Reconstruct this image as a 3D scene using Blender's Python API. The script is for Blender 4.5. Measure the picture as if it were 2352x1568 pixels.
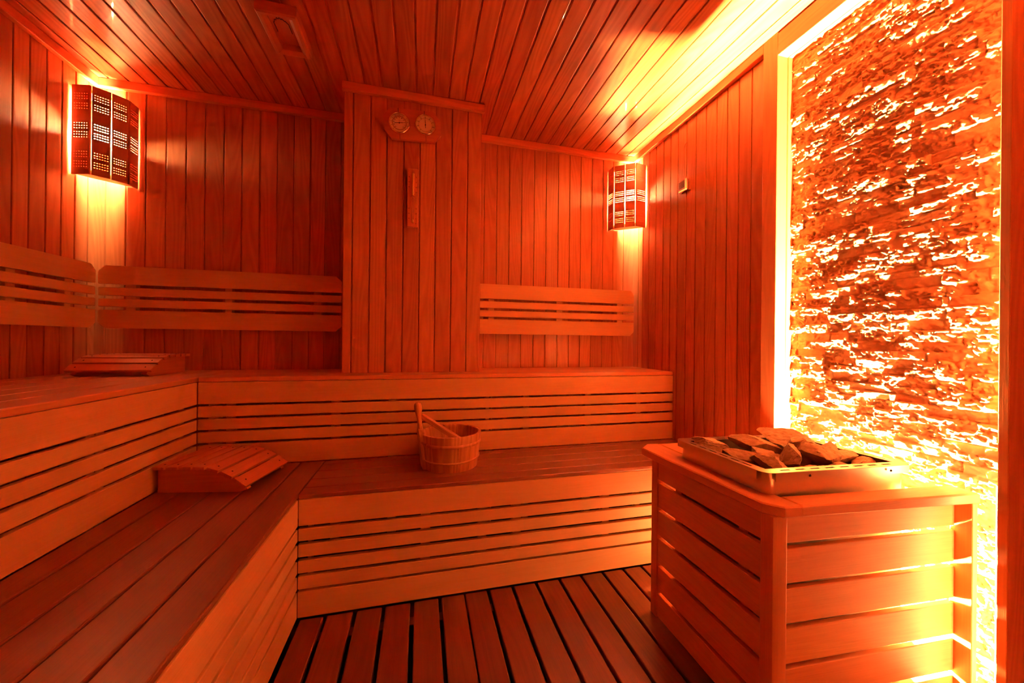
import bpy, math, random
import numpy as np
from mathutils import Vector, Matrix
random.seed(7)
rng = np.random.default_rng(11)
S = bpy.context.scene
for o in list(bpy.data.objects):
    bpy.data.objects.remove(o)
COL = S.collection
V = Vector

# ------------------------------------------------------------------ camera, world, exposure
YAW, PIT, ROL, FPX = 0.2452, 0.0006, 0.0100, 838.558
F0 = V((math.sin(YAW), math.cos(YAW), 0)); R0 = V((math.cos(YAW), -math.sin(YAW), 0)); Z0 = V((0, 0, 1))
fw = F0 * math.cos(PIT) + Z0 * math.sin(PIT)
u0 = Z0 * math.cos(PIT) - F0 * math.sin(PIT)
rt = R0 * math.cos(ROL) + u0 * math.sin(ROL)
up = u0 * math.cos(ROL) - R0 * math.sin(ROL)
cd = bpy.data.cameras.new('camera'); cam = bpy.data.objects.new('camera', cd); COL.objects.link(cam)
M = Matrix.Identity(4)
for i in range(3):
    M[i][0] = rt[i]; M[i][1] = up[i]; M[i][2] = -fw[i]
M[2][3] = 1.0
cam.matrix_world = M
cd.sensor_fit = 'HORIZONTAL'; cd.sensor_width = 36.0; cd.lens = FPX / 2352 * 36.0
cd.clip_start = 0.02; cd.clip_end = 50
S.camera = cam
W = bpy.data.worlds.new('world'); S.world = W; W.use_nodes = True
W.node_tree.nodes['Background'].inputs[0].default_value = (0.0, 0.0, 0.0, 1)
W.node_tree.nodes['Background'].inputs[1].default_value = 0.0
S.view_settings.view_transform = 'Standard'; S.view_settings.look = 'None'
S.view_settings.gamma = 1.0; S.view_settings.use_curve_mapping = False
S.view_settings.exposure = 0.22
cy = S.cycles
cy.max_bounces = 14; cy.diffuse_bounces = 10; cy.glossy_bounces = 4; cy.transmission_bounces = 6
cy.transparent_max_bounces = 6; cy.sample_clamp_indirect = 40.0; cy.sample_clamp_direct = 0.0
cy.caustics_reflective = False; cy.caustics_refractive = False

BULB_COL, BULB_E = (1.0, 0.66, 0.27), 3400.0
STRIP_COL, STRIP_E = (1.0, 0.57, 0.185), 275000.0

# ------------------------------------------------------------------ room numbers (metres)
XL, XR, YB, ZC = -1.578, 1.4385, 2.2665, 2.285
YF = -0.55                                  # wall behind the camera
ZU, ZL = 0.8345, 0.4433                     # upper / lower bench tops
XUL, YUB, XLL, YLB = -0.9253, 1.8434, -0.4197, 1.4521
PX0, PX1, PY = -0.385, 0.314, 1.981         # column

# ------------------------------------------------------------------ materials
def nodes(m):
    m.use_nodes = True
    nt = m.node_tree
    return nt, nt.nodes['Principled BSDF']

def wood(name, dark, light, rough=0.45, coat=0.0, coat_r=0.1, ring=0.5, vary=0.22, bump=0.06):
    m = bpy.data.materials.new(name); nt, b = nodes(m); N, L = nt.nodes, nt.links
    uv = N.new('ShaderNodeTexCoord')
    geo = N.new('ShaderNodeNewGeometry')
    def noise(sx, sy, detail, r=0.55):
        mp = N.new('ShaderNodeMapping'); mp.inputs['Scale'].default_value = (sx, sy, 1)
        L.new(uv.outputs['UV'], mp.inputs['Vector'])
        n = N.new('ShaderNodeTexNoise'); n.inputs['Scale'].default_value = 1.0
        n.inputs['Detail'].default_value = detail; n.inputs['Roughness'].default_value = r
        L.new(mp.outputs[0], n.inputs['Vector']); return n
    def math_(op, a, bb):
        n = N.new('ShaderNodeMath'); n.operation = op
        for i, x in enumerate((a, bb)):
            if hasattr(x, 'node'): L.new(x, n.inputs[i])
            else: n.inputs[i].default_value = x
        return n.outputs[0]
    contour = noise(0.9, 9.0, 1.5, 0.4)
    rings = math_('PINGPONG', math_('MULTIPLY', contour.outputs['Fac'], 13.0), 0.5)
    rings = math_('MULTIPLY', rings, 2.0)
    fine = noise(6.0, 330.0, 3.0, 0.6)
    blot = noise(2.2, 5.0, 3.0, 0.6)
    f = math_('ADD', math_('MULTIPLY', rings, 0.38 * ring), math_('MULTIPLY', fine.outputs['Fac'], 0.55))
    f = math_('ADD', f, math_('MULTIPLY', blot.outputs['Fac'], 0.35))
    cr = N.new('ShaderNodeValToRGB')
    cr.color_ramp.elements[0].position = 0.25; cr.color_ramp.elements[0].color = (*light, 1)
    cr.color_ramp.elements[1].position = 0.95; cr.color_ramp.elements[1].color = (*dark, 1)
    L.new(f, cr.inputs['Fac'])
    hs = N.new('ShaderNodeHueSaturation')
    val = math_('ADD', math_('MULTIPLY', geo.outputs['Random Per Island'], vary), 1.0 - vary / 2)
    L.new(val, hs.inputs['Value']); L.new(cr.outputs['Color'], hs.inputs['Color'])
    hue = math_('ADD', math_('MULTIPLY', math_('FRACT', math_('MULTIPLY', geo.outputs['Random Per Island'], 7.31), 0.0), 0.014), 0.493)
    L.new(hue, hs.inputs['Hue'])
    L.new(hs.outputs['Color'], b.inputs['Base Color'])
    L.new(math_('ADD', math_('MULTIPLY', fine.outputs['Fac'], 0.16), rough - 0.08), b.inputs['Roughness'])
    bp = N.new('ShaderNodeBump'); bp.inputs['Strength'].default_value = bump; bp.inputs['Distance'].default_value = 0.002
    L.new(fine.outputs['Fac'], bp.inputs['Height']); L.new(bp.outputs[0], b.inputs['Normal'])
    if coat:
        b.inputs['Coat Weight'].default_value = coat; b.inputs['Coat Roughness'].default_value = coat_r
    return m

def plain(name, col, rough=0.5, metal=0.0, noise=0.0, scale=40.0, bump=0.0, aniso=None):
    m = bpy.data.materials.new(name); nt, b = nodes(m); N, L = nt.nodes, nt.links
    b.inputs['Roughness'].default_value = rough; b.inputs['Metallic'].default_value = metal
    tc = N.new('ShaderNodeTexCoord'); n = N.new('ShaderNodeTexNoise')
    n.inputs['Scale'].default_value = scale; n.inputs['Detail'].default_value = 5
    if aniso:
        mp = N.new('ShaderNodeMapping'); mp.inputs['Scale'].default_value = aniso
        L.new(tc.outputs['Object'], mp.inputs['Vector']); L.new(mp.outputs[0], n.inputs['Vector'])
    else:
        L.new(tc.outputs['Object'], n.inputs['Vector'])
    mx = N.new('ShaderNodeMix'); mx.data_type = 'RGBA'
    mx.inputs['A'].default_value = (*[c * (1 - noise) for c in col], 1)
    mx.inputs['B'].default_value = (*[min(1, c * (1 + noise)) for c in col], 1)
    L.new(n.outputs['Fac'], mx.inputs['Factor']); L.new(mx.outputs['Result'], b.inputs['Base Color'])
    if bump:
        bp = N.new('ShaderNodeBump'); bp.inputs['Strength'].default_value = bump; bp.inputs['Distance'].default_value = 0.004
        L.new(n.outputs['Fac'], bp.inputs['Height']); L.new(bp.outputs[0], b.inputs['Normal'])
    return m

def emit(name, col, e):
    m = bpy.data.materials.new(name); nt, b = nodes(m)
    b.inputs['Base Color'].default_value = (1, 0.9, 0.8, 1)
    b.inputs['Emission Color'].default_value = (*col, 1); b.inputs['Emission Strength'].default_value = e
    return m

def glass(name):
    m = bpy.data.materials.new(name); nt, b = nodes(m)
    b.inputs['Base Color'].default_value = (0.9, 0.8, 0.7, 1); b.inputs['Roughness'].default_value = 0.05
    b.inputs['Alpha'].default_value = 0.16; b.inputs['Coat Weight'].default_value = 0.5
    return m

M_WALL = wood('varnished_wall_boards', (0.42, 0.125, 0.055), (0.61, 0.225, 0.105), 0.42, 0.16, 0.055, ring=0.85, vary=0.34)
M_CEIL = wood('varnished_ceiling_boards', (0.38, 0.098, 0.042), (0.60, 0.200, 0.090), 0.42, 0.20, 0.05, ring=1.0, vary=0.34)
M_TRIM = wood('trim_wood', (0.46, 0.13, 0.052), (0.74, 0.27, 0.11), 0.42, 0.10, 0.2, ring=0.4)
M_BENCH = wood('bench_wood', (0.58, 0.32, 0.15), (0.73, 0.455, 0.235), 0.46, 0.06, 0.25, ring=0.22, vary=0.14)
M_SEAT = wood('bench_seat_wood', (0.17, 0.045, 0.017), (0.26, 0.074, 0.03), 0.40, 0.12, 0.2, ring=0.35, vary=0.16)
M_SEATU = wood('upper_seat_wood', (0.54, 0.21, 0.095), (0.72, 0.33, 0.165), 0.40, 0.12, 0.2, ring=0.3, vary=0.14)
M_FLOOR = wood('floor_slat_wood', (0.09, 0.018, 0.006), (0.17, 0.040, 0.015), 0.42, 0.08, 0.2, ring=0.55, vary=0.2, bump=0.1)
M_GUARD = wood('heater_guard_wood', (0.52, 0.19, 0.08), (0.74, 0.31, 0.135), 0.46, 0.06, 0.25, ring=0.3, vary=0.12)
M_SHADE = wood('lamp_shade_wood', (0.42, 0.115, 0.05), (0.62, 0.20, 0.09), 0.5, 0.0, ring=0.3)
M_BUCKET = wood('bucket_wood', (0.44, 0.17, 0.07), (0.74, 0.37, 0.16), 0.55, 0.0, ring=1.1, vary=0.3, bump=0.15)
M_HEAD = wood('headrest_wood', (0.42, 0.125, 0.05), (0.66, 0.235, 0.10), 0.45, 0.05, 0.25, ring=0.3, vary=0.16)
M_DARK = plain('dark_subfloor', (0.05, 0.022, 0.013), 0.9, noise=0.3)
M_STONE = plain('split_face_stone', (0.68, 0.38, 0.215), 0.82, noise=0.22, scale=55, bump=0.5)
M_ROCK = plain('sauna_rock', (0.34, 0.20, 0.13), 0.75, noise=0.45, scale=60, bump=1.0)
M_STEEL = plain('brushed_steel', (0.74, 0.62, 0.52), 0.30, 0.95, noise=0.06, scale=20, aniso=(2, 60, 60))
M_IRON = plain('dark_iron', (0.07, 0.05, 0.045), 0.6, 0.4, noise=0.2)
M_BRASS = plain('polished_ring_metal', (0.85, 0.65, 0.42), 0.18, 1.0, noise=0.03)
M_FACE = plain('dial_face', (0.88, 0.66, 0.52), 0.5, noise=0.03)
M_BAND = plain('dial_scale_band', (0.55, 0.30, 0.20), 0.5, noise=0.03)
M_INK = plain('dark_ink', (0.03, 0.012, 0.01), 0.6)
M_SAND = plain('orange_sand', (0.95, 0.55, 0.17), 0.8, noise=0.1, scale=300)
M_PLAST = plain('sensor_plastic', (0.46, 0.17, 0.085), 0.45, noise=0.04)
M_ROPE = wood('willow_hoop', (0.30, 0.10, 0.04), (0.52, 0.22, 0.09), 0.6, ring=0.2)
M_BULB = emit('bulb_glow', BULB_COL, BULB_E)
M_STRIP = emit('strip_glow', STRIP_COL, STRIP_E)
M_BENCH_FILL = emit('added_bench_fill_glow', STRIP_COL, 420.0)
M_STRIP2 = emit('upright_strip_glow', STRIP_COL, 36.0)
M_GLASS = glass('clear_glass')

# ------------------------------------------------------------------ mesh builder
class MB:
    def __init__(s): s.v = []; s.f = []; s.uv = []
    def add(s, vs): i = len(s.v); s.v += [tuple(x) for x in vs]; return i
    def face(s, idx, uv): s.f.append(tuple(idx)); s.uv.append(uv)
    def board(s, o, L, Wv, T, r=0.0015, grain=None):
        """bevelled board: o corner, L/Wv/T edge vectors; grain runs along L"""
        o, L, Wv, T = V(o), V(L), V(Wv), V(T)
        w, t, l = Wv.length, T.length, L.length
        a, b = Wv / w, T / t
        r = min(r, w * .45, t * .45)
        k = r * 0.29
        pr = [(r, 0), (w - r, 0), (w - k, k), (w, r), (w, t - r), (w - k, t - k), (w - r, t), (r, t), (k, t - k), (0, t - r), (0, r), (k, k)]
        flip = L.dot(Wv.cross(T)) < 0
        n = len(pr); ou, ov = random.uniform(0, 40), random.uniform(0, 40)
        rings = [(0.0, 0.0)] if r <= 0 else [(0.0, 1.0), (1.0, 0.0)]
        per = [0]
        for i in range(n):
            p, q = pr[i], pr[(i + 1) % n]
            per.append(per[-1] + math.hypot(q[0] - p[0], q[1] - p[1]))
        e = min(r * 0.6, l * 0.2)
        cx, cz = w / 2, t / 2
        secs = [(0, e), (e, 0), (l - e, 0), (l, e)]
        base = []
        for (u, ins) in secs:
            pts = []
            for (x, z) in pr:
                x2 = cx + (x - cx) * (1 - ins / cx); z2 = cz + (z - cz) * (1 - ins / cz)
                pts.append(o + L / l * u + a * x2 + b * z2)
            base.append(s.add(pts))
        for k2 in range(3):
            u1, u2 = secs[k2][0], secs[k2 + 1][0]
            for i in range(n):
                j = (i + 1) % n
                q = [base[k2] + i, base[k2] + j, base[k2 + 1] + j, base[k2 + 1] + i]
                c = [(ou + u1, ov + per[i]), (ou + u1, ov + per[i + 1]), (ou + u2, ov + per[i + 1]), (ou + u2, ov + per[i])]
                # for outward normals with right-handed frame L,W,T the order must be reversed
                if flip: s.face(q, c)
                else: s.face(q[::-1], c[::-1])
        c0 = [(ou + z, ov + x) for (x, z) in pr]
        q0 = [base[0] + i for i in range(n)]; q1 = [base[3] + i for i in range(n)]
        if flip: s.face(q0[::-1], c0[::-1]); s.face(q1, c0)
        else: s.face(q0, c0); s.face(q1[::-1], c0[::-1])
        # (orientation is finally settled by normals_make_consistent in build)
    def prism(s, poly, o, A, B, T, grain=0):
        """polygon (a,b) in plane A,B at o, extruded by T; grain along A (0) or B (1)"""
        o, A, B, T = V(o), V(A), V(B), V(T)
        n = len(poly); ou, ov = random.uniform(0, 40), random.uniform(0, 40)
        g = (lambda p: (ou + p[0], ov + p[1])) if grain == 0 else (lambda p: (ou + p[1], ov + p[0]))
        b0 = s.add([o + A * p[0] + B * p[1] for p in poly]); b1 = s.add([o + A * p[0] + B * p[1] + T for p in poly])
        s.face([b0 + i for i in range(n)][::-1], [g(p) for p in poly][::-1])
        s.face([b1 + i for i in range(n)], [g(p) for p in poly])
        tl = T.length
        for i in range(n):
            j = (i + 1) % n
            p, q = g(poly[i]), g(poly[j])
            s.face([b0 + i, b0 + j, b1 + j, b1 + i], [p, q, (q[0], q[1] + tl), (p[0], p[1] + tl)])
    def lathe(s, prof, c, axis=(0, 0, 1), seg=32, a0=0.0, a1=2 * math.pi, close=False):
        c = V(c); ax = V(axis).normalized()
        x = ax.orthogonal().normalized(); y = ax.cross(x)
        if abs(ax.z) > .999: x, y = V((1, 0, 0)), V((0, 1, 0)) * (1 if ax.z > 0 else -1)
        full = abs(a1 - a0 - 2 * math.pi) < 1e-6
        n = seg if full else seg + 1
        ou, ov = random.uniform(0, 40), random.uniform(0, 40)
        base = []
        for i in range(n):
            a = a0 + (a1 - a0) * i / seg
            d = x * math.cos(a) + y * math.sin(a)
            base.append(s.add([c + d * r + ax * z for (r, z) in prof]))
        m = len(prof); rr = max(p[0] for p in prof)
        for i in range(seg):
            j = (i + 1) % n
            for k in range(m if close else m - 1):
                k2 = (k + 1) % m
                ua, ub = ov + rr * (a1 - a0) * i / seg, ov + rr * (a1 - a0) * (i + 1) / seg
                s.face([base[i] + k, base[j] + k, base[j] + k2, base[i] + k2],
                       [(ou + prof[k][1], ua), (ou + prof[k][1], ub), (ou + prof[k2][1], ub), (ou + prof[k2][1], ua)])
        if not full and close:
            s.face([base[0] + k for k in range(m)], [(ou + p[1], ov + p[0]) for p in prof])
            s.face([base[-1] + k for k in range(m)][::-1], [(ou + p[1], ov + p[0]) for p in prof][::-1])
    def tube(s, pts, r, seg=10, caps=True, rads=None):
        pts = [V(p) for p in pts]; n = len(pts); base = []
        prev = None; ou, ov = random.uniform(0, 40), random.uniform(0, 40); dist = 0; ds = []
        for i, p in enumerate(pts):
            d = (pts[min(i + 1, n - 1)] - pts[max(i - 1, 0)]).normalized()
            if prev is None: x = d.orthogonal().normalized()
            else: x = (prev - d * prev.dot(d)).normalized()
            prev = x; y = d.cross(x)
            rr = rads[i] if rads else r
            base.append(s.add([p + (x * math.cos(2 * math.pi * k / seg) + y * math.sin(2 * math.pi * k / seg)) * rr for k in range(seg)]))
            if i: dist += (p - pts[i - 1]).length
            ds.append(dist)
        for i in range(n - 1):
            for k in range(seg):
                j = (k + 1) % seg
                s.face([base[i] + k, base[i] + j, base[i + 1] + j, base[i + 1] + k],
                       [(ou + ds[i], ov + k * r), (ou + ds[i], ov + (k + 1) * r), (ou + ds[i + 1], ov + (k + 1) * r), (ou + ds[i + 1], ov + k * r)])
        if caps:
            s.face([base[0] + k for k in range(seg)][::-1], [(ou, ov)] * seg)
            s.face([base[-1] + k for k in range(seg)], [(ou, ov)] * seg)
    def perforated(s, us, vs, holes, t, P):
        """sheet on the grid us x vs without the cells in holes, thickness t; P(u,v,w) -> point"""
        nu, nv = len(us), len(vs); ou, ov = random.uniform(0, 40), random.uniform(0, 40)
        b = []
        for w in (0, t):
            b.append(s.add([P(u, v, w) for u in us for v in vs]))
        ix = lambda k, i, j: b[k] + i * nv + j
        g = lambda i, j: (ou + vs[j], ov + us[i])
        solid = lambda i, j: 0 <= i < nu - 1 and 0 <= j < nv - 1 and (i, j) not in holes
        for i in range(nu - 1):
            for j in range(nv - 1):
                if not solid(i, j): continue
                q = [(i, j), (i + 1, j), (i + 1, j + 1), (i, j + 1)]
                s.face([ix(0, *c) for c in q][::-1], [g(*c) for c in q][::-1])
                s.face([ix(1, *c) for c in q], [g(*c) for c in q])
                for (di, dj, c1, c2) in ((0, -1, q[0], q[1]), (1, 0, q[1], q[2]), (0, 1, q[2], q[3]), (-1, 0, q[3], q[0])):
                    if not solid(i + di, j + dj):
                        s.face([ix(0, *c1), ix(0, *c2), ix(1, *c2), ix(1, *c1)], [g(*c1), g(*c2), g(*c2), g(*c1)])
    def build(s, name, mat, parent=None, smooth=22.0, fix=True):
        loc = V((0, 0, 0)); p = parent
        while p is not None: loc += p.location; p = p.parent
        rot = parent.rotation_euler if parent is not None else None
        me = bpy.data.meshes.new(name)
        me.from_pydata([tuple(V(x) - loc) for x in s.v] if not s.__dict__.get('local') else s.v, [], s.f)
        uvl = me.uv_layers.new(name='UVMap')
        flat = [c for face in s.uv for uv in face for c in uv]
        uvl.data.foreach_set('uv', flat)
        if fix:
            import bmesh
            bm = bmesh.new(); bm.from_mesh(me); bmesh.ops.recalc_face_normals(bm, faces=bm.faces[:]); bm.to_mesh(me); bm.free()
        if smooth:
            me.polygons.foreach_set('use_smooth', [True] * len(me.polygons))
            me.set_sharp_from_angle(angle=math.radians(smooth))
        me.materials.append(mat)
        o = bpy.data.objects.new(name, me); COL.objects.link(o)
        if parent is not None: o.parent = parent
        return o

def L_():
    m = MB(); m.local = True; return m
def tag(o, label=None, cat=None, group=None, kind=None):
    for k, x in (('label', label), ('category', cat), ('group', group), ('kind', kind)):
        if x: o[k] = x
    return o
def thing(name, loc, label, cat, group=None, rotz=0.0):
    o = bpy.data.objects.new(name, None); COL.objects.link(o); o.location = loc; o.rotation_euler = (0, 0, rotz)
    o.empty_display_size = 0.05
    return tag(o, label, cat, group)
def struct(o): o['kind'] = 'structure'; return o

# ------------------------------------------------------------------ room shell
def clad(mb, edges, o, across, along, T, gap=0.007, r=0.003, recess=0.006):
    """tongue-and-groove boards between the joint positions in edges, plus the recessed tongue behind them"""
    a = V(across); o = V(o); T = V(T); tn = T.normalized()
    for e0, e1 in zip(edges[:-1], edges[1:]):
        j = random.uniform(-.0004, .0004)
        mb.board(o + a * (e0 + gap / 2) + tn * j, along, a * (e1 - e0 - gap), T, r)
    back = T.length
    mb.board(o + a * edges[0] + tn * recess, along, a * (edges[-1] - edges[0]), tn * 0.03, 0.0)

# back wall: visible left and right of the column
eL = [XL - .008, -1.535, -1.453, -1.371, -1.285, -1.198, -1.113, -1.028, -.944, -.859, -.774, -.692, -.609, -.530, -.450, PX0]
eR = [0.310, .378, .458, .540, .622, .706, .788, .872, .953, 1.033, 1.114, 1.197, 1.274, 1.354, XR + .008]
mb = MB()
clad(mb, eL, (0, YB, 0), (1, 0, 0), (0, 0, ZC), (0, .012, 0), .006, .0022)
clad(mb, eR, (0, YB, 0), (1, 0, 0), (0, 0, ZC), (0, .012, 0), .005, .002)
mb.board((PX0, YB + .02, 0), (0, 0, ZC), (PX1 - PX0, 0, 0), (0, .02, 0), 0)
struct(mb.build('wall_back', M_WALL))
mb = MB()
e = [2.227 + .0, 2.158, 2.091, 2.021, 1.951, 1.886]
while e[-1] > YF + .07: e.append(e[-1] - .068)
clad(mb, [YF] + e[::-1] + [YB + .008], (XL, 0, 0), (0, 1, 0), (0, 0, ZC), (-.012, 0, 0), .006, .0022)
struct(mb.build('wall_left', M_WALL))
mb = MB()
e = [2.213, 2.161, 2.094, 2.025, 1.952, 1.886, 1.822, 1.752, 1.68, 1.608, 1.538, 1.472, 1.404, 1.336, 1.225]
clad(mb, e[::-1] + [YB + .008], (XR, 0, 0), (0, 1, 0), (0, 0, ZC), (.012, 0, 0), .006, .0025)
e = [0.574]
while e[-1] > YF + .08: e.append(e[-1] - .07)
clad(mb, [YF] + e[::-1], (1.62, 0, 0), (0, 1, 0), (0, 0, ZC), (.012, 0, 0), .006, .0025)
mb.board((1.51, .597, 0), (0, 0, ZC), (0, .66, 0), (.02, 0, 0), 0)       # backing behind the stone
struct(mb.build('wall_right', M_WALL))
mb = MB()
e = [XL + .0825 * i for i in range(40)]; e[-1] = 1.62
clad(mb, e, (0, YF, 0), (1, 0, 0), (0, 0, ZC), (0, -.012, 0), .007, .003)
struct(mb.build('wall_front', M_WALL))
mb = MB()
e = [-1.514 + .0822 * i for i in range(35)] + [1.363]
clad(mb, [XL - .02] + e + [1.445, 1.527, 1.64], (0, YF - .02, ZC), (1, 0, 0), (0, YB - YF + .04, 0), (0, 0, .012), .008, .003, .007)
struct(mb.build('ceiling', M_CEIL))
mb = MB()
mb.board((XL - .05, YF - .05, -.10), (3.3, 0, 0), (0, 2.95, 0), (0, 0, .04), 0)
struct(mb.build('floor', M_DARK))
# column
mb = MB()
clad(mb, [PX0, -.340, -.258, -.178, -.095, -.013, .069, .153, .237, PX1], (0, PY, ZU), (1, 0, 0), (0, 0, ZC - ZU), (0, .012, 0), .006, .0022)
mb.board((PX0, PY + .012, ZU), (0, 0, ZC - ZU), (0, YB - PY - .012, 0), (.02, 0, 0), .002)
mb.board((PX1, PY + .012, ZU), (0, 0, ZC - ZU), (0, YB - PY - .012, 0), (-.02, 0, 0), .002)
struct(mb.build('wall_column', M_WALL))
# cornice mouldings
def cornice(name, p, q, n, h=.042, d=.025, m=M_TRIM):
    p, q, n = V(p), V(q), V(n)
    mb = MB(); mb.board(p - V((0, 0, h)), q - p, (0, 0, h), n * d, .004)
    return struct(mb.build(name, m))
cornice('trim_1', (XL, YF, ZC), (XL, YB, ZC), (1, 0, 0))
cornice('trim_2', (XL + .025, YB, ZC), (PX0, YB, ZC), (0, -1, 0))
cornice('trim_3', (PX1, YB, ZC), (XR, YB, ZC), (0, -1, 0))
cornice('trim_4', (XR, 1.258, ZC), (XR, YB - .025, ZC), (-1, 0, 0))
cornice('trim_5', (PX0 - .006, PY, ZC), (PX1 + .012, PY, ZC), (0, -1, 0))
cornice('trim_6', (PX0, PY, ZC), (PX0, YB - .025, ZC), (-1, 0, 0), d=.008)

# ------------------------------------------------------------------ split-face stone cladding (a real height field)
def vnoise(x, y, seed):
    r = np.random.default_rng(seed); n = 256
    tab = r.random((n, n))
    xi = np.floor(x).astype(int); yi = np.floor(y).astype(int); fx = x - xi; fy = y - yi
    fx = fx * fx * (3 - 2 * fx); fy = fy * fy * (3 - 2 * fy)
    g = lambda a, b: tab[a % n, b % n]
    return (g(xi, yi) * (1 - fx) + g(xi + 1, yi) * fx) * (1 - fy) + (g(xi, yi + 1) * (1 - fx) + g(xi + 1, yi + 1) * fx) * fy - .5
SY0, SY1, SZ1 = 0.597, 1.206, 2.20
du = 0.0028
ys = np.arange(SY0, SY1 + du, du); zs = np.arange(0.0, SZ1 + du, du)
YY, ZZ = np.meshgrid(ys, zs, indexing='ij')
# courses and brick ids
cz = [0.0]
while cz[-1] < SZ1 + .05: cz.append(cz[-1] + rng.choice([.022, .026, .030, .034]))
cz = np.array(cz)
rowi = np.searchsorted(cz, ZZ, side='right') - 1
H = np.zeros_like(YY); SX = np.zeros_like(YY)
for r_ in range(len(cz) - 1):
    e = [SY0 - rng.uniform(0, .08)]
    while e[-1] < SY1 + .02: e.append(e[-1] + rng.uniform(.04, .13))
    e = np.array(e); nb = len(e)
    off = rng.random(nb) ** 1.2 * .013; ty = rng.uniform(-.08, .08, nb); tz = rng.uniform(-.15, .20, nb); rough = rng.choice([.35, .8, 1.1, 1.4], nb, p=[.22, .28, .32, .18])
    sx = rng.uniform(0, 90, nb)
    sel = rowi == r_
    yb = YY[sel]; zb = ZZ[sel]
    bi = np.searchsorted(e, yb, side='right') - 1
    cyb = (e[bi] + e[np.minimum(bi + 1, nb - 1)]) / 2; czb = (cz[r_] + cz[r_ + 1]) / 2
    dy = yb - cyb; dz = zb - czb
    s1, s2 = yb + sx[bi], zb + sx[bi] * 1.7
    # sheared, stepped fracture relief
    big = vnoise(s1 * 38, s2 * 62, 1); mid = vnoise(s1 * 95 + big * 2.0, s2 * 150 + big * 3.0, 2); fin = vnoise(s1 * 230, s2 * 300, 3)
    rel = big * .008 + mid * .0098 + fin * .0048
    step = .004; rel = (rel + .55 * (np.round(rel / step) * step - rel))
    hh = .006 + off[bi] + dy * ty[bi] + dz * tz[bi] + rel * rough[bi]
    edge = np.minimum(np.minimum(yb - e[bi], e[np.minimum(bi + 1, nb - 1)] - yb), np.minimum(zb - cz[r_], cz[r_ + 1] - zb))
    hh = hh - np.clip(.0022 - edge, 0, 1) * 1.6
    H[sel] = hh
H = np.clip(H, 0.0, .034)
XX = 1.499 - H
nu, nv = YY.shape
verts = np.stack([XX, YY, ZZ], -1).reshape(-1, 3)
ii = (np.arange(nu - 1)[:, None] * nv + np.arange(nv - 1)[None, :]).reshape(-1)
quads = np.stack([ii, ii + nv, ii + nv + 1, ii + 1], -1)
me = bpy.data.meshes.new('stone_cladding')
org = np.array([1.49, .87, 0.0])
me.vertices.add(len(verts)); me.vertices.foreach_set('co', (verts - org).astype('f').ravel())
me.loops.add(quads.size); me.loops.foreach_set('vertex_index', quads.astype('i').ravel())
me.polygons.add(len(quads)); me.polygons.foreach_set('loop_start', np.arange(0, quads.size, 4, dtype='i')); me.polygons.foreach_set('loop_total', np.full(len(quads), 4, dtype='i'))
me.update(calc_edges=True); me.validate()
me.materials.append(M_STONE)
# give the slab a back so that it is a solid panel
so = bpy.data.objects.new('stone_cladding', me); so.location = tuple(org); COL.objects.link(so)
tag(so, 'split-face stone brick panel glowing on the right wall behind the stove', 'stone wall')

# ------------------------------------------------------------------ frame around the stone
XF = 1.412
fr = thing('panel_frame', (XR, .9, 0), 'wooden frame boards edging the glowing stone panel on the right wall', 'frame')
mb = MB(); mb.board((XF, 1.192, 0), (0, 0, ZC), (0, .066, 0), (.026, 0, 0), .002); mb.build('upright_board', M_TRIM, fr)
mb = MB()
mb.board((XF + .0005, 1.1915, 0), (0, 0, 2.19), (0, .018, 0), (.052, 0, 0), .004)
mb.board((XF + .052, 1.186, 0), (0, 0, 2.19), (0, .02, 0), (.028, 0, 0), .003)
mb.build('inner_jamb', M_GUARD, fr)
mb = MB()
mb.board((XF, .596, 2.187), (0, .596, 0), (0, 0, .09), (.024, 0, 0), .002); mb.build('header_board', M_TRIM, fr)
mb = MB()
mb.board((XF + .0005, .596, 2.1865), (0, .598, 0), (0, 0, .018), (.052, 0, 0), .004)
mb.board((XF + .052, .596, 2.184), (0, .598, 0), (0, 0, .02), (.028, 0, 0), .003)
mb.build('header_soffit', M_GUARD, fr)
mb = MB(); mb.board((XF, .576, 0), (0, 0, ZC - .001), (.205, 0, 0), (0, .019, 0), .002); mb.build('end_board', M_WALL, fr)

# ------------------------------------------------------------------ glowing strips at the foot of the stone, plus an added fill tube
ls = thing('light_strip', (1.45, .9, .02), 'glowing light strip hidden at the foot of the stone panel', 'light')
mb = MB(); mb.board((1.406, .895, .195), (0, .115, 0), (.022, 0, 0), (0, 0, .02), .002); mb.build('glowing_tube', M_STRIP, ls)
mb = MB(); mb.board((1.420, 1.045, .02), (0, .10, 0), (.022, 0, 0), (0, 0, .02), .002); mb.build('glowing_tube', M_BENCH_FILL, ls)  # weak extra tube, added only to brighten the lower back bench front
mb = MB(); mb.board((1.440, .5985, .02), (0, 0, .62), (.020, 0, 0), (0, .010, 0), .001); mb.build('glowing_tube', M_STRIP2, ls)

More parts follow.
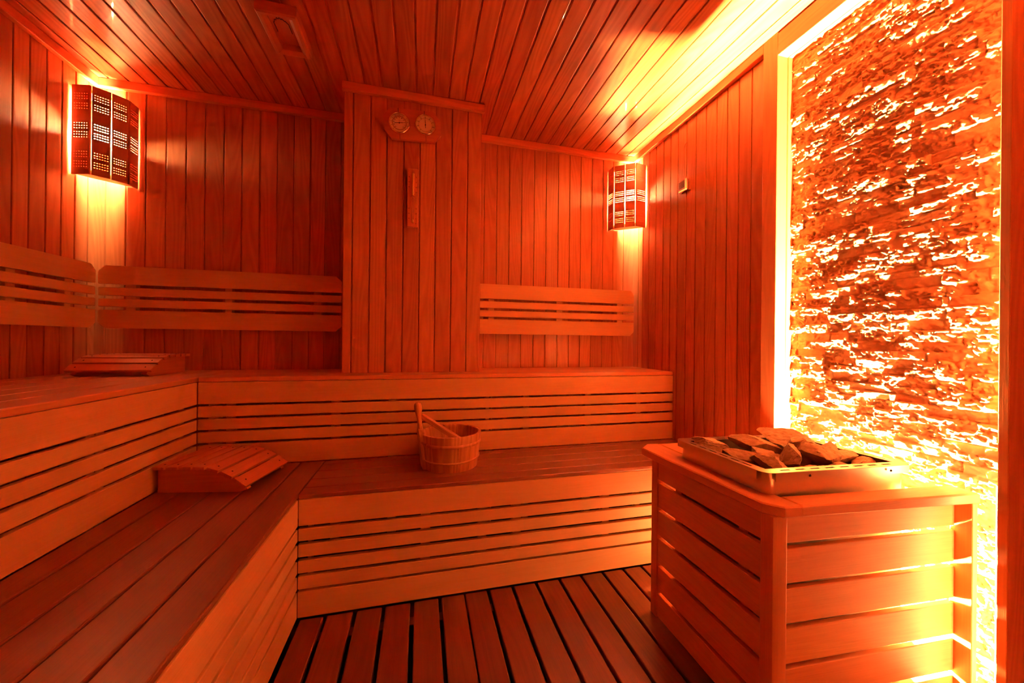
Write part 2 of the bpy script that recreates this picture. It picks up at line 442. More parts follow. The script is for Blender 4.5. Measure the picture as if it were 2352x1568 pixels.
# ------------------------------------------------------------------ floor duckboard
db = thing('duckboard', (.3, .5, -.06), 'slatted reddish wooden duckboard covering the floor between the benches', 'floor slats')
gc = [-.325, -.224, -.124, -.021, .082, .178, .273, .374, .475, .578, .678, .778, .878, .969, 1.069, 1.169, 1.269, 1.369, 1.43]
gw = [.012, .013, .013, .014, .012, .004, .011, .011, .011, .011, .010, .010, .010, .009, .01, .01, .01, .01, .01]
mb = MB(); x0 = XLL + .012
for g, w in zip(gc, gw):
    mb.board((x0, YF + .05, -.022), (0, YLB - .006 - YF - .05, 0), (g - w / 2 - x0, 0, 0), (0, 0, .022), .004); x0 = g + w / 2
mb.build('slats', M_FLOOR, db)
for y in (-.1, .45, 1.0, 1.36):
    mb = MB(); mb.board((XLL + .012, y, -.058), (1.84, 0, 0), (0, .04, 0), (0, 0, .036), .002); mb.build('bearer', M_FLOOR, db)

# ------------------------------------------------------------------ benches
def bench(label, loc, seat_fn, front_o, front_dir, front_len, inward, z0, top_z, slat_z, battens, dbl=()):
    t = thing('sauna_bench', loc, label, 'bench', 'slatted wooden sauna benches')
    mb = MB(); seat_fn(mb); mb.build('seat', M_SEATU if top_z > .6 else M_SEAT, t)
    d = V(front_dir).normalized(); n = V(inward).normalized(); o = V(front_o)
    th = .018
    hi, lo = slat_z[0]
    mb = MB(); mb.board(o + V((0, 0, lo)), d * front_len, (0, 0, hi - lo), n * th, .002); mb.build('top_board', M_BENCH, t)
    mb = MB()
    for hi, lo in slat_z[1:-1]:
        mb.board(o + V((0, 0, lo)), d * front_len, (0, 0, hi - lo), n * th, .0025)
    mb.build('front_slats', M_BENCH, t)
    hi, lo = slat_z[-1]
    mb = MB(); mb.board(o + V((0, 0, lo)), d * front_len, (0, 0, hi - lo), n * th, .002); mb.build('bottom_board', M_BENCH, t)
    for (a, b) in battens:
        mb = MB(); mb.board(o + d * a + n * (th + .001) + V((0, 0, z0)), (0, 0, top_z - .03 - z0), d * (b - a), n * .03, .002); mb.build('batten', M_BENCH, t)
    return t
UP_SL = [(.812, .717), (.708, .6605), (.652, .606), (.597, .5495), (.540, ZL + .0015)]
LO_SL = [(.4265, .331), (.321, .2765), (.265, .219), (.2065, .161), (.1505, .104), (.0955, .002)]
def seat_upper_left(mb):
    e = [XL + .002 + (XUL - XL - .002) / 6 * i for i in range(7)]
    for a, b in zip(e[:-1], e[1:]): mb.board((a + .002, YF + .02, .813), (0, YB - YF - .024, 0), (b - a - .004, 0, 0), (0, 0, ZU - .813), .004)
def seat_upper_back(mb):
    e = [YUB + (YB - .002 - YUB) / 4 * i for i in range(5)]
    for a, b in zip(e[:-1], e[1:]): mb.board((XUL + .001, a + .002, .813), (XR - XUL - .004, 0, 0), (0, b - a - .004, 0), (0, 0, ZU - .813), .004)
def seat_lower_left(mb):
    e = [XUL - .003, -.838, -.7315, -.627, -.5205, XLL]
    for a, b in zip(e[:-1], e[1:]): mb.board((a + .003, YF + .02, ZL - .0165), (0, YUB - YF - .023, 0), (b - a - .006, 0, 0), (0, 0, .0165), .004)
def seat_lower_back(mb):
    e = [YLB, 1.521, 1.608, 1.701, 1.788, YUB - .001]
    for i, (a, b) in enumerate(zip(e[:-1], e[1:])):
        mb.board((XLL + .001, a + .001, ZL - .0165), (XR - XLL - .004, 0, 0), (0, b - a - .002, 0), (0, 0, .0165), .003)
bench('upper pale-wood sauna bench along the left wall, under the left backrest', (-1.25, .9, 0), seat_upper_left,
      (XUL, YF + .02, 0), (0, 1, 0), YUB - YF - .021, (-1, 0, 0), .002, ZU, UP_SL,
      [(y0 - YF - .02, y1 - YF - .02) for y0, y1 in [(.30, .335), (.85, .885), (1.333, 1.364), (1.367, 1.399), (1.753, 1.79)]])
bench('upper pale-wood sauna bench along the back wall, the column standing on it', (.25, 2.05, 0), seat_upper_back,
      (XUL + .001, YUB, 0), (1, 0, 0), XR - XUL - .004, (0, 1, 0), .002, ZU, UP_SL,
      [(a - XUL - .001, b - XUL - .001) for a, b in [(-.894, -.853), (-.827, -.788), (-.403, -.362), (-.149, -.111), (.327, .349), (.354, .364), (.529, .563), (.885, .922), (1.203, 1.234)]])
bench('lower left sauna bench step with dark planks and the slatted headrest on it', (-.67, .9, 0), seat_lower_left,
      (XLL, YF + .02, 0), (0, 1, 0), YLB - YF - .021, (-1, 0, 0), .002, ZL, LO_SL,
      [(y0 - YF - .02, y1 - YF - .02) for y0, y1 in [(.2, .24), (.75, .79), (1.2, 1.24)]])
bench('lower back sauna bench step with the wooden bucket standing on it', (.5, 1.65, 0), seat_lower_back,
      (XLL + .001, YLB, 0), (1, 0, 0), XR - XLL - .004, (0, 1, 0), .002, ZL, LO_SL,
      [(a - XLL - .001, b - XLL - .001) for a, b in [(-.392, -.379), (.007, .044), (.234, .268), (.377, .414), (.787, .821), (1.2, 1.235)]])

# ------------------------------------------------------------------ backrests
def backrest(label, o, d, length, n, ch0, ch1, battens):
    """o: start on the wall, d: run, n: out of the wall"""
    o, d, n = V(o), V(d), V(n)
    t = thing('backrest', o + d * length / 2 + V((0, 0, 1.047)), label, 'backrest', 'slatted wooden backrests')
    f = o + n * .032; th = n * .018; c = .028
    up_ = V((0, 0, 1))
    hi = [(0, 1.264), (length, 1.264)] + ([(length, 1.354 - c), (length - c, 1.354)] if ch1 else [(length, 1.354)]) + ([(c, 1.354), (0, 1.354 - c)] if ch0 else [(0, 1.354)])
    lo = ([(0, 1.047 + c), (c, 1.047)] if ch0 else [(0, 1.047)]) + ([(length - c, 1.047), (length, 1.047 + c)] if ch1 else [(length, 1.047)]) + [(length, 1.137), (0, 1.137)]
    mb = MB(); mb.prism(hi, f, d, up_, th); mb.build('top_board', M_BENCH, t)
    for z0, z1 in ((1.207, 1.248), (1.152, 1.192)):
        mb = MB(); mb.board(f + V((0, 0, z0)), d * length, (0, 0, z1 - z0), th, .003); mb.build('slat', M_BENCH, t)
    mb = MB(); mb.prism(lo, f, d, up_, th); mb.build('bottom_board', M_BENCH, t)
    for a, b in battens:
        mb = MB(); mb.board(o + n * .001 + d * a + V((0, 0, 1.06)), (0, 0, .28), d * (b - a), n * .030, .002); mb.build('batten', M_BENCH, t)
backrest('long slatted backrest on the back wall left of the column', (-1.528, YB, 0), (1, 0, 0), 1.096, (0, -1, 0), True, True, [(.10, .14), (.525, .558), (.95, .99)])
backrest('short slatted backrest on the back wall right of the column', (.322, YB, 0), (1, 0, 0), 1.088, (0, -1, 0), False, True, [(.083, .120), (.533, .575), (.97, 1.012)])
backrest('slatted backrest fixed to the left wall, cut by the left picture edge', (XL, .35, 0), (0, 1, 0), 1.853, (1, 0, 0), True, True, [(.2, .24), (.9, .94), (1.48, 1.515), (1.72, 1.75)])

# ------------------------------------------------------------------ headrests
def headrest(label, loc, rotz, Lg, D, Ht):
    """u: back -> front (local +x), v: along the slats (local +y), base at z=0"""
    t = thing('headrest', loc, label, 'headrest', 'slatted curved headrests', rotz)
    th = .012
    def top(u):                                     # top line of the end panels
        k = u / D
        return Ht - th - (0 if k < .5 else (k - .5) ** 1.9 * (Ht - th - .012) / .5 ** 1.9)
    N = 7; pitch = D / N
    n = 24
    poly = [(0.004, .0), (D * .90, .0), (D * .985, .010)] + [(D * (1 - i / n) * .985 + .004 * (i / n), top(D * (1 - i / n) * .985 + .004 * i / n)) for i in range(1, n + 1)]
    for v0 in (.020, Lg - .040):
        mb = L_(); mb.prism(poly, (0, v0, 0), (1, 0, 0), (0, 0, 1), (0, .020, 0)); mb.build('end_panel', M_HEAD, t, 25)
    for i in range(N):
        a, b = i * pitch, (i + 1) * pitch - .006
        za, zb = top(a), top(b)
        dv = V((b - a, 0, zb - za)); nn = V((-(zb - za), 0, b - a)).normalized()
        mb = L_(); mb.board(V((a, 0, za)) + nn * .0004, (0, Lg, 0), dv, nn * th, .002); mb.build('slat', M_HEAD, t)
        for v0 in (.03, Lg - .03):
            mb = L_(); mb.lathe([(0, .0008), (.0028, .0008), (.0028, -.002)], V((a, v0, za)) + dv / 2 + nn * (th + .0004), nn, 8)
            mb.build('nail_head', M_INK, t)
    return t
headrest('dark curved slatted headrest lying on the lower left bench', (-.9215, 1.566, ZL), math.radians(-11), .272, .322, .098)
headrest('pale curved slatted headrest in the back left corner of the upper bench', (-1.4240, 2.170, ZU), math.radians(-90 - 3), .312, .25, .090)

# ------------------------------------------------------------------ corner lamps
def lamp(label, cx, pts, z0, z1, sx):
    """pts: list of slat end pairs relative to the corner (x,y)"""
    t = thing('corner_lamp', (cx, YB, z0), label, 'lamp', 'perforated wooden corner lamps')
    Hh = z1 - z0; cen = V((cx + sx * .02, YB - .02, 0))
    for (p, q) in pts:
        p = V((cx + p[0], YB + p[1], z0)); q = V((cx + q[0], YB + q[1], z0))
        d = q - p; w = d.length; d.normalize(); n = V((d.y, -d.x, 0))
        if n.dot(p - cen) < 0: n = -n
        hs = .0030; hw_ = .0042; cols = 6
        m0 = w * .16; pit = (w - 2 * m0) / (cols - 1)
        us = [0]; hu = []
        for i in range(cols):
            a = m0 + pit * i - hw_ / 2
            us += [a, a + hw_]; hu.append(len(us) - 2)
        us.append(w)
        vs = [0]; hv = []
        for g in (.115, .225, .445, .545, .765, .875):
            for k in (-1, 0, 1):
                a = Hh * g + k * .0118 - hs / 2
                vs += [a, a + hs]; hv.append(len(vs) - 2)
        vs.append(Hh)
        holes = {(i, j) for i in hu for j in hv}
        mb = MB(); mb.perforated(us, vs, holes, .007, lambda u, v, ww: p + d * u + V((0, 0, v)) - n * ww)
        mb.build('shade_slat', M_SHADE, t, 0)
    # brackets: a wooden shelf top and bottom that leaves the corner triangle open
    outer = [V((cx + x, YB + y, 0)) for pq in pts for (x, y) in pq]
    inner = [pts[-1][1], pts[0][0]]
    a0 = V((cx + sx * .125, YB - .004, 0)); a1 = V((cx + sx * .004, YB - .098, 0))
    ring = []
    for pq in (pts if sx > 0 else pts):
        for (x, y) in pq:
            v = V((cx + x, YB + y, 0)); c = V((cx, YB, 0)); v = c + (v - c) * .93
            ring.append((v.x, v.y))
    ends = [(a0.x, a0.y), (a1.x, a1.y)] if sx > 0 else [(a1.x, a1.y), (a0.x, a0.y)]
    poly = ring + ends
    for nm, z in (('bottom_bracket', z0 + .012), ('top_bracket', z1 - .030)):
        mb = MB(); mb.prism(poly, (0, 0, z), (1, 0, 0), (0, 1, 0), (0, 0, .012)); mb.build(nm, M_SHADE, t, 0)
    zc_ = z0 + Hh * .50; bx, by = cx + sx * .078, YB - .070
    mb = MB(); mb.lathe([(.0, -.050), (.014, -.048), (.020, -.034), (.033, -.014), (.037, .006), (.032, .025), (.018, .039), (0, .043)], (bx, by, zc_), (0, 0, 1), 20)
    mb.build('bulb', M_BULB, t)
    mb = MB(); mb.lathe([(0, -.05), (.017, -.05), (.017, 0), (0, 0)], (bx, by, zc_ - .046), (0, 0, 1), 16); mb.build('lamp_holder', M_INK, t)
    mb = MB(); mb.board((bx - .012, by - .012, z0 + .024), (0, 0, zc_ - .096 - z0 - .024), (.024, 0, 0), (0, .024, 0), .001); mb.build('lamp_post', M_SHADE, t)
lamp('larger-looking perforated wooden lamp in the back left corner', XL,
     [((.007, -.140), (.085, -.155)), ((.090, -.151), (.138, -.115)), ((.139, -.111), (.177, -.070)), ((.180, -.066), (.178, -.004))], 1.754, 2.166, 1)
lamp('smaller-looking perforated wooden lamp in the back right corner', XR,
     [((-.206, -.004), (-.203, -.066)), ((-.196, -.070), (-.144, -.111)), ((-.141, -.115), (-.092, -.151)), ((-.086, -.155), (-.006, -.140))], 1.762, 2.174, -1)

# ------------------------------------------------------------------ thermometer / hygrometer board
def text_part(name, s, size, mat, parent, mw):
    cu = bpy.data.curves.new('t', 'FONT'); cu.body = s; cu.size = size; cu.align_x = 'CENTER'; cu.align_y = 'CENTER'
    cu.resolution_u = 2; cu.extrude = .0003
    ob = bpy.data.objects.new('t', cu); COL.objects.link(ob)
    me = bpy.data.meshes.new_from_object(ob); bpy.data.objects.remove(ob)
    me.transform(mw); me.materials.clear(); me.materials.append(mat)
    o = bpy.data.objects.new(name, me); COL.objects.link(o); o.parent = parent; return o
GB = V((-.0505, PY, 2.111)); tilt = math.radians(2.2)
gx = V((math.cos(tilt), 0, math.sin(tilt))); gz = V((-math.sin(tilt), 0, math.cos(tilt)))
g = thing('sauna_gauge', GB, 'octagonal wooden board with two round dials high on the column', 'thermometer')
mb = MB(); hw, hh = .142, .078
oct_ = [(-hw + .034, -hh), (hw - .034, -hh), (hw, -hh + .042), (hw, hh - .042), (hw - .034, hh), (-hw + .034, hh), (-hw, hh - .042), (-hw, -hh + .042)]
mb.prism(oct_, GB - V((0, .012, 0)), gx, gz, (0, -.018, 0)); mb.build('backboard', M_SHADE, g, 0)
mb = MB(); mb.board(GB - gx * .05 - gz * .03 - V((0, .012, 0)), gx * .1, gz * .06, (0, .0115, 0), .001); mb.build('spacer_block', M_SHADE, g)
yf = PY - .030
RX90 = Matrix.Rotation(math.radians(90), 4, 'X')
def gmat(p):                     # text facing -Y, tilted with the board
    return Matrix.Translation(V(p) - g.location) @ Matrix.Rotation(-tilt, 4, 'Y') @ RX90
for k, (lx, lz) in enumerate(((-.0655, 0.000), (.0640, .0045))):
    c = GB + gx * lx + gz * lz; c.y = yf
    dn = 'thermometer_dial' if k == 0 else 'hygrometer_dial'
    mb = MB(); mb.lathe([(0, .004), (.049, .004), (.049, 0), (0, 0)], c, (0, -1, 0), 40); face = mb.build(dn, M_FACE, g, 30)
    mb = MB(); mb.lathe([(.0470, 0), (.0470, .009), (.0495, .012), (.0525, .010), (.054, .0), (.0470, 0)], c, (0, -1, 0), 48); mb.build('rim_ring', M_BRASS, face, 50)
    yy = yf - .0045
    mb = MB()
    if k == 0: mb.lathe([(.0315, .0), (.0365, .0), (.0365, .0004), (.0315, .0004)], V((c.x, yy, c.z)), (0, -1, 0), 40, close=True)
    else: mb.lathe([(.0335, .0), (.0352, .0), (.0352, .0004), (.0335, .0004)], V((c.x, yy, c.z)), (0, -1, 0), 40, close=True)
    mb.build('scale_band', M_BAND, face)
    # ticks and numerals
    mb = MB(); nums = (['20', '30', '40', '50', '60', '70', '80', '90', '100', '110', '120'] if k == 0 else ['10', '20', '30', '40', '50', '60', '70', '80', '90'])
    nn = len(nums)
    for i, sN in enumerate(nums):
        a = math.radians(225 - 270 * i / (nn - 1))
        rd = .0275 if k == 0 else .0400
        pt = c + gx * math.cos(a) * rd + gz * math.sin(a) * rd; pt.y = yy
        text_part('numeral', sN, .0075, M_INK, face, gmat(pt))
        dr = gx * math.cos(a) + gz * math.sin(a); tg = gz * math.cos(a) - gx * math.sin(a)
        r0 = .0375 if k == 0 else .0315
        q = c + dr * r0; q.y = yy
        mb.board(q - tg * .0006, dr * .006, tg * .0012, (0, -.0005, 0), 0)
    mb.build('scale_ticks', M_INK, face)
    a = math.radians(6 if k == 0 else 92)
    dr = gx * math.cos(a) + gz * math.sin(a); tg = gz * math.cos(a) - gx * math.sin(a)
    q = V((c.x, yf - .0065, c.z))
    mb = MB(); ln, bk = (.027, .024) if k == 0 else (.036, .017)
    mb.prism([(-bk, -.0011), (ln * .5, -.0013), (ln, 0), (ln * .5, .0013), (-bk, .0011)], q, dr, tg, (0, -.0008, 0))
    mb.lathe([(0, .002), (.003, .002), (.003, -.003), (0, -.003)], q, (0, -1, 0), 12); mb.build('needle', M_INK, face)
    text_part('caption', '°C' if k == 0 else '%', .010, M_BAND, face, gmat(V((c.x, yy, c.z)) + gz * .013))
    for s_, wd in ((1, .0028), (-1, .0016)):
        mb = MB(); mb.board(V((c.x, yf + .0003, c.z)) + gz * s_ * (.0545) - gx * (wd / 2 + (.004 if s_ > 0 else 0)), gz * s_ * (hh - .0545 - abs(lz) * s_), gx * wd, (0, -.0008, 0), 0)
        mb.build('saw_kerf', M_INK, g)

# ------------------------------------------------------------------ sand timer
tm = thing('sand_timer', (-.0475, PY, 1.588), 'narrow wooden sand timer hanging on the column below the dials', 'sand timer')
mb = MB(); mb.board((-.0745, PY - .024, 1.588), (0, 0, .301), (.054, 0, 0), (0, .012, 0), .002); mb.build('backboard', M_TRIM, tm)
mb = MB(); mb.board((-.060, PY - .012, 1.70), (0, 0, .08), (.025, 0, 0), (0, .0115, 0), .001); mb.build('spacer_block', M_TRIM, tm)
tx, ty_ = -.0455, PY - .033
mb = MB(); mb.lathe([(.0, .0), (.0065, .004), (.0068, .125), (.0015, .137), (.0015, .141), (.0068, .153), (.0068, .268), (0, .274)], (tx, ty_, 1.602), (0, 0, 1), 16); mb.build('glass_tube', M_GLASS, tm, 60)
mb = MB(); mb.lathe([(0, .142), (.0012, .143), (.0056, .154), (.0056, .258), (0, .260)], (tx, ty_, 1.602), (0, 0, 1), 14)
mb.lathe([(0, .004), (.0054, .006), (.0054, .018), (0, .023)], (tx, ty_, 1.602), (0, 0, 1), 14); mb.build('sand', M_SAND, tm, 60)
mb = MB(); mb.tube([(tx - .009, ty_ + .009, 1.741), (tx - .009, ty_ - .004, 1.741), (tx, ty_ - .010, 1.741), (tx + .009, ty_ - .004, 1.741), (tx + .009, ty_ + .009, 1.741)], .0022, 8); mb.build('tube_clip', M_BRASS, tm, 60)
TM = lambda p: Matrix.Translation(V(p) - tm.location) @ RX90
for sN, z in (('15', 1.683), ('10', 1.657), ('5', 1.631), ('0', 1.606)):
    text_part('numeral', sN, .0095, M_INK, tm, TM((-.0305, PY - .0243, z)))
for sN, z in (('0', 1.845), ('5', 1.819), ('10', 1.793), ('15', 1.767)):
    text_part('numeral', sN, .0095, M_INK, tm, TM((-.0300, PY - .0243, z)))
mb = MB()
for z in (1.683, 1.657, 1.631, 1.845, 1.819, 1.793): mb.board((-.0685, PY - .0243, z - .001), (.006, 0, 0), (0, 0, .002), (0, -.0004, 0), 0)
mb.build('scale_ticks', M_INK, tm)

# ------------------------------------------------------------------ temperature sensor on the right wall
sn = thing('temperature_sensor', (XR, 1.752, 1.852), 'small ribbed sensor box with a thin cable on the right wall', 'sensor')
mb = MB(); sx0 = XR - .030
mb.board((sx0, 1.724, 1.853), (0, 0, .062), (0, .060, 0), (.0225, 0, 0), .006); body = mb.build('sensor_box', M_PLAST, sn)
mb = MB()
for i in range(6): mb.board((sx0 - .0008, 1.7305, 1.868 + i * .0065), (0, .046, 0), (0, 0, .0028), (.0012, 0, 0), 0)
mb.build('vent_slots', M_INK, body)
mb = MB()
for y in (1.718, 1.778): mb.board((XR - .0075, y, 1.850), (0, 0, .068), (0, .012, 0), (.007, 0, 0), .002)
mb.build('mounting_foot', M_PLAST, body)
mb = MB(); mb.tube([(XR - .012, 1.752, 1.914), (XR - .012, 1.754, 1.95), (XR - .010, 1.760, 2.0), (XR - .008, 1.765, 2.06), (XR - .007, 1.765, 2.10), (XR - .006, 1.760, 2.118), (XR - .002, 1.748, 2.128), (XR + .003, 1.746, 2.130)], .0022, 8); mb.build('cable', M_PLAST, sn, 60)

# ------------------------------------------------------------------ ceiling vent
cv = thing('ceiling_vent', (-.549, 1.682, ZC), 'carved wooden sliding vent frame mounted on the ceiling', 'vent')
def vent_frame():
    x0, x1, y0, y1, zt, zb = -.622, -.478, 1.572, 1.792, ZC - .001, ZC - .044
    ix0, ix1, iy0, iy1 = -.590, -.513, 1.600, 1.772
    mb = MB()
    def side(a, b, c, d):       # a,b outer ; c,d inner corners: a mitred, bevelled board
        P = lambda p, z: V((p[0], p[1], z))
        mid = lambda p, q, k: (p[0] + (q[0] - p[0]) * k, p[1] + (q[1] - p[1]) * k)
        prof = []
        for (o_, i_) in ((a, d), (b, c)):
            prof.append([P(o_, zt), P(o_, zb + .006), P(mid(o_, i_, .18), zb), P(mid(o_, i_, .55), zb), P(i_, zb + .012), P(i_, zt)])
        i0 = mb.add(prof[0]); i1 = mb.add(prof[1]); ln = (V((*b, 0)) - V((*a, 0))).length
        ou, ov = random.uniform(0, 9), random.uniform(0, 9)
        for k in range(6):
            j = (k + 1) % 6
            mb.face([i0 + k, i0 + j, i1 + j, i1 + k], [(ou, ov + k * .01), (ou, ov + k * .01 + .01), (ou + ln, ov + k * .01 + .01), (ou + ln, ov + k * .01)])
        mb.face([i0 + k for k in range(6)], [(ou, ov)] * 6); mb.face([i1 + k for k in range(6)][::-1], [(ou, ov)] * 6)
    O = [(x0, y0), (x1, y0), (x1, y1), (x0, y1)]; I = [(ix0, iy0), (ix1, iy0), (ix1, iy1), (ix0, iy1)]
    for k in range(4):
        j = (k + 1) % 4; side(O[k], O[j], I[j], I[k])
    mb.build('vent_frame', M_SHADE, cv, 0)
    mb = MB(); mb.board((ix0 - .004, iy0 - .004, zb + .018), (0, 1.690 - iy0 + .004, 0), (ix1 - ix0 + .008, 0, 0), (0, 0, .010), .001); sl = mb.build('slider_plate', M_SHADE, cv)
    pts = []
    for i in range(40):
        k = i / 39
        x = ix0 + .012 + (ix1 - ix0 - .024) * k
        y = 1.635 - .022 * math.sin(math.pi * k) + .0035 * math.sin(k * 34) * (1 if k < .7 else .3)
        pts.append((x, y, zb + .0175))
    pts = [(ix0 + .012, 1.682, zb + .0175)] + pts + [(ix1 - .012, 1.682, zb + .0175)]
    mb = MB(); mb.tube(pts, .0014, 6); mb.build('carved_line', M_INK, sl)
    mb = MB(); mb.board((ix0 - .003, 1.690, ZC - .006), (0, iy1 - 1.687, 0), (ix1 - ix0 + .006, 0, 0), (0, 0, .005), 0); mb.build('vent_opening', M_SHADE, cv)
vent_frame()

# ------------------------------------------------------------------ bucket and ladle
bc = V((.137, 1.672, ZL))
bk = thing('sauna_bucket', bc, 'round wooden stave bucket standing on the lower back bench', 'bucket')
NS = 14; r0, r1, bh, bt = .119, .1365, .152, .013
mb = MB(); hdir = math.atan2(.243, -.97) + math.radians(24)
for i in range(NS):
    a = hdir + 2 * math.pi * (i - .5) / NS
    mb.lathe([(r0 - bt, .0), (r0, .0), (r0 + (r1 - r0) * .5, bh * .5), (r1 - .001, bh - .002), (r1 - .003, bh), (r1 - bt + .002, bh), (r1 - bt, bh - .002)], bc, (0, 0, 1), 4, a + .004, a + 2 * math.pi / NS - .004, close=True)
mb.build('staves', M_BUCKET, bk, 30)
mb = MB(); mb.lathe([(0, .014), (r0 - bt + .001, .014), (r0 - bt + .001, .024), (0, .024)], bc, (0, 0, 1), 32); mb.build('bucket_base', M_BUCKET, bk)
for z, a0, a1 in ((.043, 0, 2 * math.pi),):
    rr = r0 + (r1 - r0) * z / bh + .002
    mb = MB(); mb.tube([bc + V((rr * math.cos(t_), rr * math.sin(t_), z + .004 * math.sin(t_ * 1.0 + .6))) for t_ in [a0 + (a1 - a0) * i / 48 for i in range(49)]], .0042, 8); mb.build('willow_hoop', M_ROPE, bk, 60)
rr = r0 + (r1 - r0) * .112 / bh + .0012
mb = MB(); mb.lathe([(rr - .001, .104), (rr + .0004, .105), (rr + .0004, .117), (rr - .001, .118)], bc, (0, 0, 1), 48, close=True); mb.build('willow_hoop', M_BUCKET, bk, 60)
mb = MB(); mb.tube([bc + V((rr * 1.03 * math.cos(hdir + t_), rr * 1.03 * math.sin(hdir + t_), .118 - .004 * t_)) for t_ in [-.28 + .09 * i for i in range(9)]], .0045, 8); mb.build('peg', M_ROPE, bk, 60)
# tall handle stave
hd = V((math.cos(hdir), math.sin(hdir), 0)); tg = V((-hd.y, hd.x, 0))
mb = MB()
half = [(.029, .0), (.030, .10), (.031, .146), (.024, .160), (.016, .172)]
pl = half + [(-a, b) for a, b in half[::-1]]
sl_ = (r1 - r0) / bh
base = bc + hd * (r0 - bt + .0005)
upv = V((hd.x * sl_, hd.y * sl_, 1))
mb.prism(pl, base, tg, upv, hd * (bt + .008), grain=1); hs_ = mb.build('handle_stave', M_BUCKET, bk, 30)
mb = MB(); g0 = base + hd * (bt + .008) * .5
prof = [(.150, .0095), (.172, .0120), (.188, .0098), (.205, .0092), (.225, .0108), (.245, .0142), (.262, .0165), (.274, .0160), (.283, .0125), (.288, .0065), (.2895, .001)]
mb.tube([g0 + upv * z for z, r in prof], .012, 14, rads=[r for z, r in prof]); mb.build('handle_grip', M_BUCKET, hs_, 60)
# ladle
la = V((.006, 1.690, .664)); lb = V((.205, 1.605, .545)); ld = (lb - la).normalized()
ld_t = thing('ladle', (.2, 1.61, ZL + .024), 'wooden ladle with a square handle leaning inside the bucket', 'ladle')
sd = ld.cross(V((0, 0, 1))).normalized(); un_ = sd.cross(ld)
mb = MB(); mb.board(la - sd * .013 - un_ * .010, lb - la, sd * .026, un_ * .020, .003); mb.build('handle', M_BUCKET, ld_t)
mb = MB(); lc = V((.196, 1.612, ZL + .026)); mb.lathe([(0, .0), (.036, .0), (.040, .052), (.034, .052), (.031, .008), (0, .008)], lc, (0, 0, 1), 24); mb.build('bowl', M_BUCKET, ld_t, 30)
mb = MB(); mb.board(V((.196, 1.612, ZL + .060)) - V((.008, .008, 0)), (0, 0, .05), (.016, 0, 0), (0, .016, 0), .002); mb.build('neck', M_BUCKET, ld_t)

# ------------------------------------------------------------------ heater guard
e1 = V((.9983, -.058, 0)); ey = V((0, 1, 0)); HZ = .605
gd = thing('heater_guard', (1.15, .95, 0), 'slatted wooden guard box with a chamfered shelf rim around the stove', 'heater guard')
ZT = .577
def post(o, a, b, h=ZT): mb = MB(); mb.board(o, (0, 0, h - .001), a, b, .003); mb.build('post', M_GUARD, gd)
post((.842, .711, .001), e1 * .042, ey * .036); post((.842, 1.162, .001), e1 * .042, ey * .034); post((1.444, .649, .001), (.020, 0, 0), (0, .046, 0))
gaps = [(.503, .4895), (.4025, .389), (.302, .2885), (.2015, .188), (.101, .0875)]
zz = [ZT] + [z for g_ in gaps for z in g_] + [.004]
mb = MB()
for i in range(0, 12, 2):
    hi, lo = zz[i], zz[i + 1]
    mb.board((.847, .7465, lo), (0, .416, 0), (0, 0, hi - lo - (.001 if i == 0 else 0)), (.015, 0, 0), .002)
mb.build('side_slats', M_GUARD, gd)
mb = MB(); bo = V((.884, 1.190, 0))  # unseen back panel, added without gaps to block strip light; foot left open
for i in range(0, 10, 2):
    hi, lo = zz[i], (zz[i + 2] if i < 8 else zz[i + 1])
    mb.board(bo + V((0, 0, lo)), (.570, -.033, 0), (0, 0, hi - lo - (.001 if i == 0 else 0)), (0, -.015, 0), .002)
mb.build('back_light_baffle', M_GUARD, gd)
mb = MB(); fo = V((.884, .711, 0)) + e1 * .0005 + ey * .006
fl = (1.4435 - fo.x) / e1.x
for i in range(0, 12, 2):
    hi, lo = zz[i], zz[i + 1]
    mb.board(fo + V((0, 0, lo)), e1 * fl, (0, 0, hi - lo - (.001 if i == 0 else 0)), V((.058, .9983, 0)) * .015, .002)
mb.build('front_slats', M_GUARD, gd)
mb = MB()
for (x, y) in ((.8625, 1.06), (.8625, .80)): mb.board((x, y, .004), (0, 0, .55), (0, .03, 0), (.02, 0, 0), .001)
mb.build('batten', M_GUARD, gd)
def shelf(poly):
    mb = MB(); pts = [V((*p, 0)) for p in poly]; n = len(pts); c = sum(pts, V()) / n
    ou, ov = random.uniform(0, 9), random.uniform(0, 9)
    lay = [(ZT, .0035), (ZT + .0035, 0), (HZ - .0035, 0), (HZ, .0035)]
    def inset(k, d):
        p, a, b = pts[k], pts[k - 1], pts[(k + 1) % n]
        d1 = (p - a).normalized(); d2 = (b - p).normalized(); n1 = V((-d1.y, d1.x, 0)); n2 = V((-d2.y, d2.x, 0))
        m_ = (n1 + n2); return p + m_ * (d / max(.3, m_.dot(n1)))
    bs = [mb.add([inset(k, d) + V((0, 0, z)) for k in range(n)]) for z, d in lay]
    gu = (lambda p: (ou + p.y, ov + p.x)) if abs(pts[1].y - pts[0].y) > .3 or abs(pts[2].y - pts[1].y) > .3 else (lambda p: (ou + p.x, ov + p.y))
    for k in range(n):
        j = (k + 1) % n
        for q in range(3):
            A, B = gu(pts[k]), gu(pts[j]); z1, z2 = lay[q][0], lay[q + 1][0]
            mb.face([bs[q] + k, bs[q] + j, bs[q + 1] + j, bs[q + 1] + k], [(A[0], A[1] + z1), (B[0], B[1] + z1), (B[0], B[1] + z2), (A[0], A[1] + z2)])
    mb.face([bs[0] + k for k in range(n)][::-1], [gu(p) for p in pts][::-1]); mb.face([bs[3] + k for k in range(n)], [gu(p) for p in pts])
    mb.build('shelf_board', M_GUARD, gd, 22)
shelf([(.863, 1.260), (.813, 1.217), (.831, .732), (.862, .698), (.9105, .693), (.9105, 1.253)])
